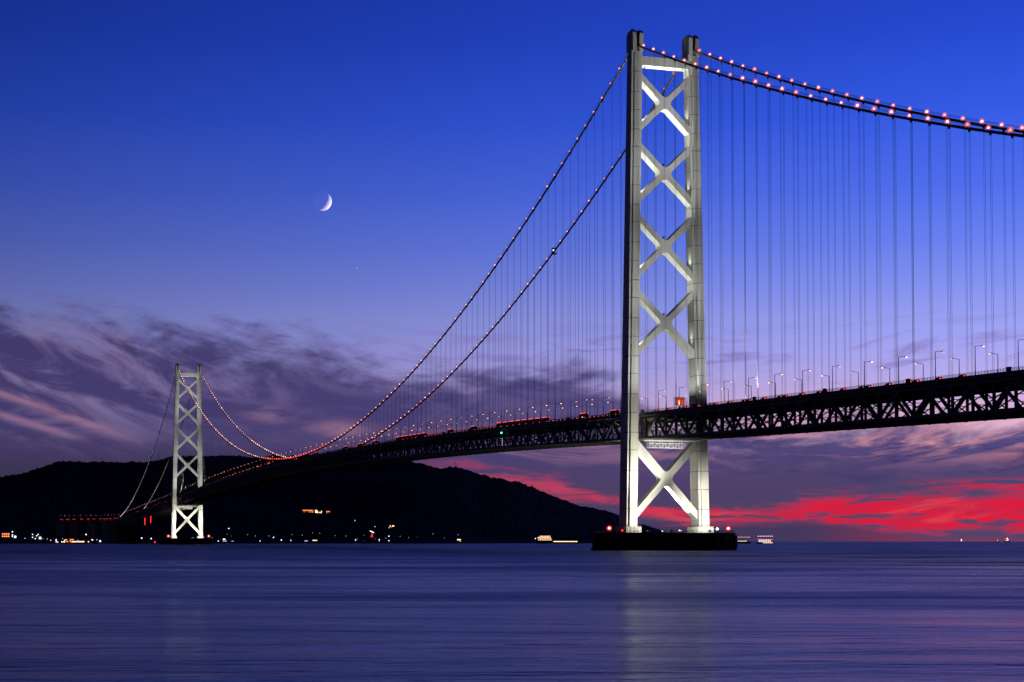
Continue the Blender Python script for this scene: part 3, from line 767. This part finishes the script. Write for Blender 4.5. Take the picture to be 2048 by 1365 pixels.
def build_nav():
    x = 245.0; z = T(x)
    b = MB(); b.box((0, 0, 0), (0.9, 0.5, 0.9), M_DARK); o = b.obj('navigation_light', None, (x, 18.35, z-4.2), label='green navigation light fixed on the main span truss', cat='lamp')
    c = MB(); c.ball((0, 0.55, 0), 0.55, G_GREEN, 10, 6); c.obj('lens', o, smooth=True)
    for i in range(5):
        b = MB(); b.tube([(0, 0, -0.3), (0, 0, 0.3)], 0.16, M_DARK, 5); l = b.obj('ladder_lamp', None, (x, 18.0, z-8.2-i*1.15), label='tiny pale lamp under the green light, %s from the top' % nth(i+1), cat='lamp', group='lamps in a column under the green light')
        c = MB(); c.ball((0, 0.3, 0), 0.16, G_COOL, 6, 4); c.obj('bulb', l)
build_nav()

# ------------------------------------------------------------------ vehicles (seen from behind, tail lights on)
def wheels(b_parent, xs, w, r):
    wb = MB(); wb.tube([(0, -0.14, 0), (0, 0.14, 0)], r, M_RUB, 12); me = wb.mesh('wheel')
    for x in xs:
        for s in (-1, 1): ob('wheel', me, b_parent, (x, s*w, r))
M_BOX = mat('truck_body', (0.05, 0.05, 0.06), 0.5); M_CAR = mat('car_paint', (0.12, 0.12, 0.14), 0.3)
M_GLASS = mat('vehicle_glass', (0.02, 0.02, 0.025), 0.1)
def truck_proto(label):
    o = empty('truck', (0, 0, 0), label, 'truck', 'vehicles crossing the bridge')
    b = MB(); b.prism([(3.2, 0.7), (5.2, 0.7), (5.25, 1.7), (4.9, 2.9), (3.2, 2.9)], -1.15, 1.15, M_CAR, 'y'); c = b.obj('cab', o)
    b = MB(); b.prism([(5.27, 1.75), (4.97, 2.7), (4.9, 2.7), (5.2, 1.75)], -1.0, 1.0, M_GLASS, 'y'); b.obj('windscreen', c)
    b = MB(); b.box((-1.1, 0, 2.45), (8.2, 2.45, 2.7), M_BOX); b.obj('cargo_box', o)
    b = MB(); b.box((0, 0, 0.85), (10, 0.9, 0.3), M_DARK); b.obj('chassis', o)
    wheels(o, (-4.0, -2.9, 4.0), 1.0, 0.5)
    for s in (-1, 1):
        b = MB(); b.box((-5.25, s*0.95, 1.0), (0.12, 0.5, 0.3), G_TAIL); b.obj('tail_light', o)
        b = MB(); b.box((-5.24, s*0.9, 3.65), (0.12, 0.4, 0.22), G_TAIL); b.obj('marker_light', o)
        b = MB(); b.box((5.27, s*0.8, 1.0), (0.1, 0.35, 0.25), G_HEAD); b.obj('headlight', o)
    b = MB(); b.box((-1.1, 1.25, 3.72), (8.0, 0.08, 0.16), G_TAIL); b.obj('side_marker', o)
    return o
def car_proto(label):
    o = empty('car', (0, 0, 0), label, 'car', 'vehicles crossing the bridge')
    b = MB(); b.prism([(-2.2, 0.35), (2.2, 0.35), (2.25, 0.75), (1.2, 0.95), (0.5, 1.45), (-1.2, 1.5), (-2.1, 1.0), (-2.25, 0.7)], -0.85, 0.85, M_CAR, 'y'); b.obj('body', o)
    b = MB(); b.prism([(1.05, 0.98), (0.45, 1.42), (-1.15, 1.46), (-1.9, 1.05)], -0.86, 0.86, M_GLASS, 'y'); b.obj('windows', o)
    wheels(o, (-1.35, 1.4), 0.78, 0.33)
    for s in (-1, 1):
        b = MB(); b.box((-2.27, s*0.62, 0.86), (0.12, 0.5, 0.26), G_TAIL); b.obj('tail_light', o)
    return o
TP = truck_proto('box truck with red marker lights on the near side span deck'); CP = car_proto('dark car with red tail lights, first left of the near tower on the deck')
def put(proto, x, y, label, first):
    if first: o = proto; o['label'] = label; o.location = (x, y, T(x)+0.02)
    else: o = copy_thing(proto, (x, y, T(x)+0.02), 0.0, label)
    o.rotation_euler = (0, -math.atan((T(x+2)-T(x-2))/4), 0)
tx = [(x, 13.4) for x in (44, 96, 168, 182, 196, 210, 224, 238, 252, 266, 330, 392, 470, 484, 498, 512, 526, 540, 554, 640, 700, 760, 900, 960, 1180, 1250, 1330, 1420)]
nr = nl = 0
for i, (x, y) in enumerate(tx):
    if x < 0: nr += 1; lab = 'box truck with red marker lights, %s right of the near tower on the deck' % nth(nr)
    else: nl += 1; lab = 'box truck with red marker lights, %s left of the near tower on the deck' % nth(nl)
    put(TP, x, y, lab, i == 0)
cx = [16+7.5*k for k in range(0, 48) if all(abs(16+7.5*k-t[0]) > 7.5 for t in tx)]+[398+9*k for k in range(8)]+[572+11*k for k in range(20)]
cx = [x for x in cx if all(abs(x-t[0]) > 7.5 for t in tx)]
for i, x in enumerate(cx): put(CP, x, 14.2, 'dark car with red tail lights, %s left of the near tower on the deck' % nth(i+1), i == 0)
cx2 = [-22-13.0*k-4*(k % 3) for k in range(24)]
for i, x in enumerate(cx2): put(CP, x, 14.2, 'dark car with red tail lights, %s right of the near tower on the deck' % nth(i+1), False)

# ------------------------------------------------------------------ far anchorage and approach viaduct
def build_far_end():
    xe = SPAN+958
    b = MB()
    b.prism([(xe-22, 0), (xe+50, 0), (xe+50, 34), (xe+30, 47), (xe-6, 47), (xe-22, 30)], -26, 26, M_CONC, 'y')
    o = b.obj('anchorage_block', None, label='dark concrete anchorage where the far cables come down', cat='anchorage')
    b = MB(); b.box((xe+14, 0, 48.2), (40, 38, 2.2), M_CONC); b.obj('top_slab', o)
    pts = [(xe, 0), (3050, 14), (3100, 30), (3150, 58), (3200, 92), (3235, 120)]
    v = empty('approach_viaduct', (pts[0][0], pts[0][1], 0), 'dim curved approach viaduct beyond the far anchorage', 'viaduct')
    b = MB(); off = -v.location
    for (xa, ya), (xb, yb) in zip(pts, pts[1:]): b.beam((xa, ya, 50.4), (xb, yb, 50.4), 28, 2.6, M_TRUSS)
    b.obj('viaduct_deck', v, off)
    b = MB()
    for (xa, ya), (xb, yb) in zip(pts, pts[1:]):
        d = Vector((xb-xa, yb-ya, 0)).normalized(); nrm = Vector((-d.y, d.x, 0))*13.8
        b.beam(Vector((xa, ya, 52.2))+nrm, Vector((xb, yb, 52.2))+nrm, 0.3, 1.0, M_TRUSS)
    b.obj('parapet', v, off)
    for (x, y) in pts[1:]:
        q = MB(); q.box((0, 0, 22), (5, 17, 48), M_CONCL); q.box((0, 0, 47.6), (6, 24, 2.6), M_CONCL)
        q.obj('viaduct_pier', v, Vector((x, y, 0))+off)
    k = 0
    for (xa, ya), (xb, yb) in zip(pts, pts[1:]):
        for t in (0.15, 0.5, 0.85):
            k += 1; x, y = xa+(xb-xa)*t, ya+(yb-ya)*t
            ob('street_lamp', ME_WHOLE, None, (x, y+9, 51.7), 0, 'faint street lamp on the approach viaduct, %s from the anchorage' % nth(k), 'street lamp', 'street lamps along the bridge deck')
    for k, t in enumerate((0.06, .12, .2, .26, .33, .41, .5, .58, .66, .75, .83, .92)):
        u = t*(len(pts)-1); i = int(u); f = u-i; x = pts[i][0]+(pts[i+1][0]-pts[i][0])*f; y = pts[i][1]+(pts[i+1][1]-pts[i][1])*f
        c = copy_thing(TP, (x, y+10.5, 51.75), math.atan2(pts[i+1][1]-pts[i][1], pts[i+1][0]-pts[i][0]), 'distant truck with red lights on the approach viaduct, %s from the anchorage' % nth(k+1))
    for k, (x, y) in enumerate(((2394, 12), (2489, 12))):
        b = MB(); z0, z1 = T(x)-28, T(x)-15
        b.beam((-0.4, 0, z0), (-0.4, 0, z1), 0.14, 0.14, M_DARK); b.beam((0.4, 0, z0), (0.4, 0, z1), 0.14, 0.14, M_DARK)
        for i in range(18): b.beam((-0.4, 0, z0+0.4+i*0.7), (0.4, 0, z0+0.4+i*0.7), 0.08, 0.08, M_DARK)
        o = b.obj('ladder', None, (x, y, 0), label='red-lit ladder hanging below the far side span, %s' % ('nearer the tower' if k == 0 else 'farther from the tower'), cat='ladder', group='red-lit ladders under the far span')
        for i in range(9):
            c = MB(); c.ball((-0.3, 0.4, z0+0.8+i*1.45), 0.45, G_RED, 6, 4); c.obj('lamp', o)
build_far_end()

# ------------------------------------------------------------------ buildings along the far shore and on the hill
def building(name, az, D, w, dep, h, label, lit, rows, cols, glowm, cat='building', z=None, roof='flat', frac=1.0, seed=0, group='lit buildings on the far shore'):
    rnd = random.Random(seed+int(az*100)); p = polar(az, D); z = (hill_z(az, D)-1.0) if z is None else z; p.z = z
    o = empty(name, p, label, cat, group, R(az)-math.pi/2)      # local -y faces the strait
    b = MB(); b.box((0, 0, h/2), (w, dep, h), M_WALL); b.obj('wall', o)
    b = MB()
    if roof == 'flat': b.box((0, 0, h+0.3), (w+0.6, dep+0.6, 0.6), M_ROOF); b.box((w*0.2, 0, h+1.4), (w*0.2, dep*0.4, 1.8), M_ROOF)
    else: b.prism([(-dep/2-0.6, h), (dep/2+0.6, h), (0, h+dep*0.35)], -w/2-0.6, w/2+0.6, M_ROOF, 'x')
    b.obj('roof', o)
    ww, hh = w/cols*0.62, h/rows*0.52; wb = MB(); wb.box((0, 0, 0), (ww, 0.2, hh), glowm); wm = wb.mesh('window')
    db = MB(); db.box((0, 0, 0), (ww, 0.2, hh), M_GLASS); dm = db.mesh('window')
    for r in range(rows):
        for c in range(cols):
            on = rnd.random() < frac
            ob('window', wm if on else dm, o, (-w/2+w*(c+0.5)/cols, -dep/2-0.08, h*(r+0.5)/rows))
    return o
AZ = lambda u: math.degrees(YAW-math.atan((u-1024)/3505.3))
building('hotel', AZ(12), 4060, 17, 12, 21, 'shore hotel with rows of orange lit windows at the left frame edge', 1, 4, 4, G_ORANGE, 'hotel', 3, frac=.95)
building('tower_block', AZ(25.5), 4075, 3.6, 8, 25, 'slim pale lit stair tower beside the orange hotel', 1, 7, 1, G_COOL, 'building', 3, frac=.8)
building('signboard_hall', AZ(31), 4050, 7, 6, 16, 'small hall with one bright white front beside the orange hotel', 1, 2, 1, G_COOL, 'building', 3)
building('low_shop', AZ(56), 4055, 15, 9, 6, 'low shop with a bright white front between hotel and apartment block', 1, 1, 4, G_COOL, 'shop', 3)
building('apartment_block', AZ(74), 4065, 21, 12, 19, 'grey apartment block with scattered white windows on the left shore', 1, 6, 7, G_COOL, 'apartment block', 3, frac=.3)
building('house', AZ(91), 4050, 9, 7, 6, 'small shore house with two dim windows right of the apartment block', 1, 2, 3, G_COOL, 'house', 3, 'gable', .4)
building('workshop', AZ(113), 4050, 10, 8, 8, 'workshop with scattered bluish lights on the left shore', 1, 3, 3, G_COOL, 'workshop', 2, 'gable', .6)
building('restaurant', AZ(127), 4050, 9, 8, 7, 'restaurant glowing warm yellow beside the long red-lit store', 1, 2, 3, G_WARM, 'restaurant', 2, 'gable', .7)
building('store', AZ(143), 4080, 24, 10, 9, 'long store with red-orange lit front on the left shore', 1, 2, 8, G_ORANGE, 'store', 2, frac=.8)
building('ferry_terminal', AZ(157), 4045, 27, 8, 4.5, 'low terminal with a line of white lit windows on the left shore', 1, 1, 11, G_WARM, 'terminal', 2, frac=.95)
building('office_block', AZ(170), 4110, 9, 8, 20, 'dim square office block above the white-lit terminal', 1, 4, 3, G_COOL, 'office', 3, frac=.25)
building('inn', AZ(183), 4060, 15, 9, 8, 'inn with yellow lit windows near the foot of the viaduct', 1, 2, 5, G_WARM, 'inn', 2, 'gable', .5)
for i, (u, w, h, g, fr) in enumerate([(434, 10, 5, 'C', .5), (450, 9, 10, 'C', .7), (464, 9, 4, 'C', .8), (518, 9, 5, 'C', .4), (547, 8, 6, 'C', .3), (563, 10, 8, 'C', .5), (580, 7, 7, 'C', .5),
                                      (614, 12, 5, 'C', .8), (630, 11, 7, 'W', .8), (657, 10, 7, 'C', .3), (709, 8, 8, 'C', .3), (727, 9, 4, 'C', .7), (761, 8, 9, 'C', .3), (778, 9, 6, 'C', .5), (905, 11, 7, 'W', .3), (920, 14, 9, 'W', .35)]):
    building('shore_house', AZ(u), shore(AZ(u))+32, w, 8, h, 'small shore house with %s windows below the hill, %s from the far tower' % ('pale' if g == 'C' else 'warm', nth(i+1)), 1, 2, 3,
             G_COOL if g == 'C' else G_WARM, 'house', 2, 'gable', fr)
building('hillside_lodge', AZ(616), 4700, 28, 10, 9, 'long hillside lodge with two rows of orange windows below mid span', 1, 2, 9, G_ORANGE, 'lodge', group='lit buildings on the hill')
building('rest_house', AZ(633), 4690, 11, 9, 11, 'bright yellow-lit rest house in the middle of the hillside lights', 1, 1, 1, G_WARM, 'building', group='lit buildings on the hill')
building('hill_shop', AZ(639.5), 4695, 11, 8, 6, 'small white-fronted shop between the hillside lamps', 1, 1, 3, G_WARM, 'shop', group='lit buildings on the hill')
building('gate_house', AZ(656), 4700, 10, 8, 8, 'last small red-lit house of the hillside lights', 1, 2, 3, G_ORANGE, 'house', frac=.7, group='lit buildings on the hill')
building('terrace_house', AZ(783), 4300, 14, 9, 9, 'house with warm lights on the slope above the shore', 1, 2, 5, G_WARM, 'house', None, 'gable', .5)
def lamp_post(u, D, h, label, core, shell=None, s=1.0, cat='lamp post', z=None):
    az = AZ(u); p = polar(az, D); p.z = (hill_z(az, D)-0.5) if z is None else z
    b = MB(); b.tube([(0, 0, 0), (0, 0, h)], [0.25, 0.15], M_POLE, 6); b.lathe([(0.3, h), (0.7*s, h+0.25), (0.3, h+0.3)], M_POLE, 8)
    o = b.obj('lamp_post', None, p, label=label, cat=cat, group='lamp posts on the far shore')
    c = MB(); c.ball((0, 0, h+0.3+1.0*s), 1.0*s, core, 8, 6); c.obj('bulb', o, smooth=True)
    if shell: g = MB(); g.ball((0, 0, h+0.3+1.0*s), 2.4*s, shell, 10, 7); g.obj('halo', o, smooth=True)  # shell added to give the lamp a halo of glare
M_HALOW = halo_mat('white_glare_halo', (0.75, 0.8, 1.0), 0.6, 0.75)
M_HALOY = halo_mat('amber_glare_halo', (1.0, 0.5, 0.2), 0.7, 0.75)
lamp_post(201, 3960, 4.0, 'brilliant white harbour lamp on the water edge left of the viaduct', G_WHITE, M_HALOW, 1.2, z=0)
lamp_post(284, 4025, 9, 'white lamp on the shore, first left of the far tower pair', G_WHITE, M_HALOW, .9, z=2)
lamp_post(303, 4030, 8, 'white lamp on the shore, closest left of the far tower', G_WHITE, M_HALOW, .9, z=2)
lamp_post(632, 4670, 9, 'big amber lamp over the hillside lodge lights', G_WARM, M_HALOY, 1.6)
lamp_post(643, 4670, 8, 'smaller amber lamp right of the hillside shop', G_WARM, M_HALOY, 1.1)
lamp_post(458, 4090, 15, 'tall white lamp post on the shore right of the far tower', G_WHITE, None, .7)
lamp_post(547, 4060, 7, 'white lamp post on the shore under mid span', G_WHITE, None, .7)
lamp_post(778, 4070, 6, 'white lamp post on the shore below the terrace house', G_WHITE, None, .8)
lamp_post(710, 4480, 7, 'dim lone lamp high on the dark slope', G_COOL, None, .7)
lamp_post(750, 4300, 8, 'dim lamp on the slope above the glowing monument', G_COOL, None, .7)
rs = random.Random(5)
for i in range(26):
    u = 3+i*7.6+rs.uniform(-2, 2); k = rs.random()
    lamp_post(u, 4035+rs.uniform(0, 60), rs.uniform(3, 9), '%s lamp among the town lights on the left shore, %s from the frame edge' % ('amber' if k < .4 else ('red' if k < .5 else 'white'), nth(i+1)),
              G_WARM if k < .4 else (G_TAIL if k < .5 else G_COOL), None, rs.uniform(.35, .8), z=2)
for i in range(24):
    u = 425+i*22+rs.uniform(-8, 8); az = AZ(u)
    lamp_post(u, shore(az)+rs.uniform(35, 120), rs.uniform(3, 9), 'small lamp along the dark shore below the hill, %s right of the far tower' % nth(i+1), G_COOL if rs.random() < .65 else G_WARM, None, rs.uniform(.2, .45))
def monument():
    az = AZ(744); p = polar(az, 4150); p.z = hill_z(az, 4150)-1
    o = empty('monument', p, 'white arm and red base of a glowing monument on the far shore', 'monument', rz=R(az)-math.pi/2)
    b = MB(); b.lathe([(3.2, 0), (2.6, 4), (1.4, 9), (1.0, 12)], glow('self_lit_red_stone', (0.9, 0.03, 0.08), 0.9, 'NONE'), 10); b.obj('red_base', o)  # the red light on the stone is put in as emission
    b = MB(); b.beam((-4.5, 0, 16), (4.5, 0, 11.5), 1.0, 1.4, G_COOL); b.obj('white_arm', o)  # the arm's white light is emission too
    b = MB(); b.tube([(0, 0, 11), (-1, 0, 26)], [0.5, 0.15], M_POLE, 6); b.obj('mast', o)
monument()
M_LEAF = mat('tree_leaves', (0.03, 0.04, 0.02), 0.9, var=0.5, scale=0.3)
M_BARK = mat('tree_bark', (0.03, 0.025, 0.02), 0.95)
def tree(u, D, h, w, label, seed):
    rt = random.Random(seed); az = AZ(u); p = polar(az, D); p.z = max(1.0, hill_z(az, D)-2)
    o = empty('tree', p, label, 'tree', 'trees on the low point beyond the pier')
    b = MB(); b.tube([(0, 0, -4), (0.3, 0, h*0.35), (0, 0.4, h*0.75)], [w*0.05, w*0.035, w*0.012], M_BARK, 7); b.obj('trunk', o)
    b = MB()
    for k in range(420):
        a, r, t = rt.uniform(0, 6.283), rt.random()**0.5, rt.random(); zz = h*(0.25+0.75*t); rr = w*0.5*r*(math.sin(math.pi*min(1, 0.18+0.82*t))**0.6)
        c = Vector((rr*math.cos(a), rr*math.sin(a), zz)); d1 = Vector((rt.uniform(-1, 1), rt.uniform(-1, 1), rt.uniform(-1, 1))).normalized()*rt.uniform(.5, 1.1); d2 = Vector((rt.uniform(-1, 1), rt.uniform(-1, 1), rt.uniform(-1, 1))).normalized()*rt.uniform(.5, 1.0)
        b.add([c-d1, c+d2, c+d1, c-d2], [(0, 1, 2, 3)], M_LEAF)
    b.obj('crown', o)
for i, (u, h, w) in enumerate([(1284, 17, 26), (1292, 14, 20), (1307, 13, 24), (1318, 9, 18), (1330, 6, 16)]):
    tree(u, 4470, h, w, 'dark round tree on the far point between the tower legs, %s from the left' % nth(i+1), 40+i)
def radio_mast(u, D, h, label):
    az = AZ(u); p = polar(az, D); p.z = hill_z(az, D)
    o = empty('radio_mast', p, label, 'mast', 'radio masts on the hills')
    b = MB()
    for k in range(3):
        a = k*2.094; b.beam((2.0*math.cos(a), 2.0*math.sin(a), 0), (0.3*math.cos(a), 0.3*math.sin(a), h), 0.35, 0.35, M_DARK)
    b.obj('mast_legs', o)
    b = MB()
    for i in range(8):
        z = h*i/8; r = 2.0-1.7*i/8
        for k in range(3): b.beam((r*math.cos(k*2.094), r*math.sin(k*2.094), z), (r*math.cos(k*2.094+2.094), r*math.sin(k*2.094+2.094), z+h/16), 0.2, 0.2, M_DARK)
    b.obj('lattice', o, kind='stuff')
    b = MB(); b.tube([(0, 0, h), (0, 0, h*1.35)], 0.3, M_DARK, 5); b.obj('antenna', o)
radio_mast(911, shore(AZ(911))+1730, 22, 'thin radio mast on the ridge right of mid span')
radio_mast(316, shore(AZ(316))+1740, 22, 'thin radio mast on the ridge left of the far tower')

# ------------------------------------------------------------------ ships
def ship(u, D, L, label, decks, glowm, rz, name='ship', cat='ship', nav=None, row=None, hull_h=4.0, sup=(-0.35, 0.3), mast=10):
    p = polar(AZ(u), D); o = empty(name, p, label, cat, 'ships in the strait', R(AZ(u))-math.pi/2+rz)
    W = max(4.0, L*0.14); b = MB()
    pl = [(-L/2, -W/2), (L*0.36, -W/2), (L*0.46, -W*0.25), (L/2, 0), (L*0.46, W*0.25), (L*0.36, W/2), (-L/2, W/2)]
    n = len(pl); lo = [(x*0.95, y*0.75, -1.0) for x, y in pl]; hi = [(x, y, hull_h*(1+0.25*max(0, x/L))) for x, y in pl]
    b.add(lo+hi, [(i, (i+1) % n, n+(i+1) % n, n+i) for i in range(n)]+[tuple(range(n))[::-1], tuple(range(n, 2*n))], M_HULL); b.obj('hull', o)
    x0, ln = sup[0]*L, sup[1]*L; b = MB()
    for d in range(decks): b.box((x0, 0, hull_h+1.3+d*2.7), (ln*(1-0.08*d), W*0.8, 2.6), M_WHITE)
    s = b.obj('superstructure', o)
    cols = max(3, int(ln/4)); wb = MB(); wb.box((0, 0, 0), (ln/cols*0.46, 0.2, 1.0), glowm); wm = wb.mesh('window')
    for d in range(decks):
        for c in range(cols): ob('window', wm, s, (x0-ln*0.46*(1-0.08*d)+ln*0.92*(1-0.08*d)*(c+0.5)/cols, -W*0.4-0.06, hull_h+1.4+d*2.7))
    b = MB(); b.tube([(x0, 0, hull_h+decks*2.7), (x0, 0, hull_h+decks*2.7+mast)], 0.25, M_DARK, 5); b.box((x0, 0, hull_h+decks*2.7+mast*0.6), (0.3, W*0.5, 0.3), M_DARK); b.obj('mast', o)
    if row:
        for k in range(row[0]):
            c = MB(); c.box((-L*0.1+L*0.5*k/(row[0]-1), -W/2-0.15, row[1]), (L*0.5/row[0]*0.8, 0.2, row[2]), row[3]); c.obj('deck_light', o)
    for (x, z, m, r) in nav or []:
        c = MB(); c.ball((x, -W*0.3, z), r, m, 8, 5); c.obj('navigation_lamp', o)
    return o
ship(1117, 3800, 98, 'long ship with warm-lit stern cabins and a white row of hull lights', 4, G_WARM, 0.0, nav=[(-50, 11, G_COOL, 1.0), (-44, 13, G_COOL, 1.0)], row=(16, 4.6, 1.5, G_WARM), hull_h=6.5, sup=(-0.3, 0.34), mast=6)
ship(1530, 3600, 36, 'lit ferry right of the pier with white and red lamp rows', 2, G_COOL, 0.0, 'ferry', 'ferry', nav=[(-14+4*k, 15.5, G_COOL, 0.7) for k in range(8)]+[(-14+4*k, 8.6, G_RED, 0.7) for k in range(8)], row=(9, 2.0, 0.9, G_WARM), hull_h=3.2, sup=(-0.02, 0.8), mast=8)
ship(1487, 3900, 32, 'dim boat with a white lamp row close beside the pier', 1, G_WARM, 0.0, 'patrol_boat', 'boat', nav=[(-13+2.6*k, 14.2, G_WARM, 0.45) for k in range(11)], hull_h=4, sup=(-0.1, 0.7), mast=8)
ship(1922, 9000, 20, 'tiny dark vessel on the horizon, leftmost of three at right', 2, G_WARM, 0.5, nav=[(0, 13, G_WHITE, 1.6), (2, 9, G_GREEN, 1.0), (-2, 16, G_TAIL, 1.2)], hull_h=4, sup=(-0.1, 0.5), mast=9)
ship(1994, 9500, 20, 'tiny dark vessel on the horizon, middle of three at right', 2, G_WARM, 0.4, nav=[(0, 16, G_TAIL, 1.2)], hull_h=5, sup=(0, 0.4), mast=9)
ship(2013, 9000, 30, 'tiny vessel with red and white lamps on the horizon, rightmost of three', 3, G_WARM, 0.3, nav=[(-4, 19, G_TAIL, 1.6), (2, 20, G_WHITE, 1.6), (5, 13, G_WHITE, 1.5), (-9, 12, G_TAIL, 1.3)], hull_h=6, sup=(0, 0.5), mast=10)
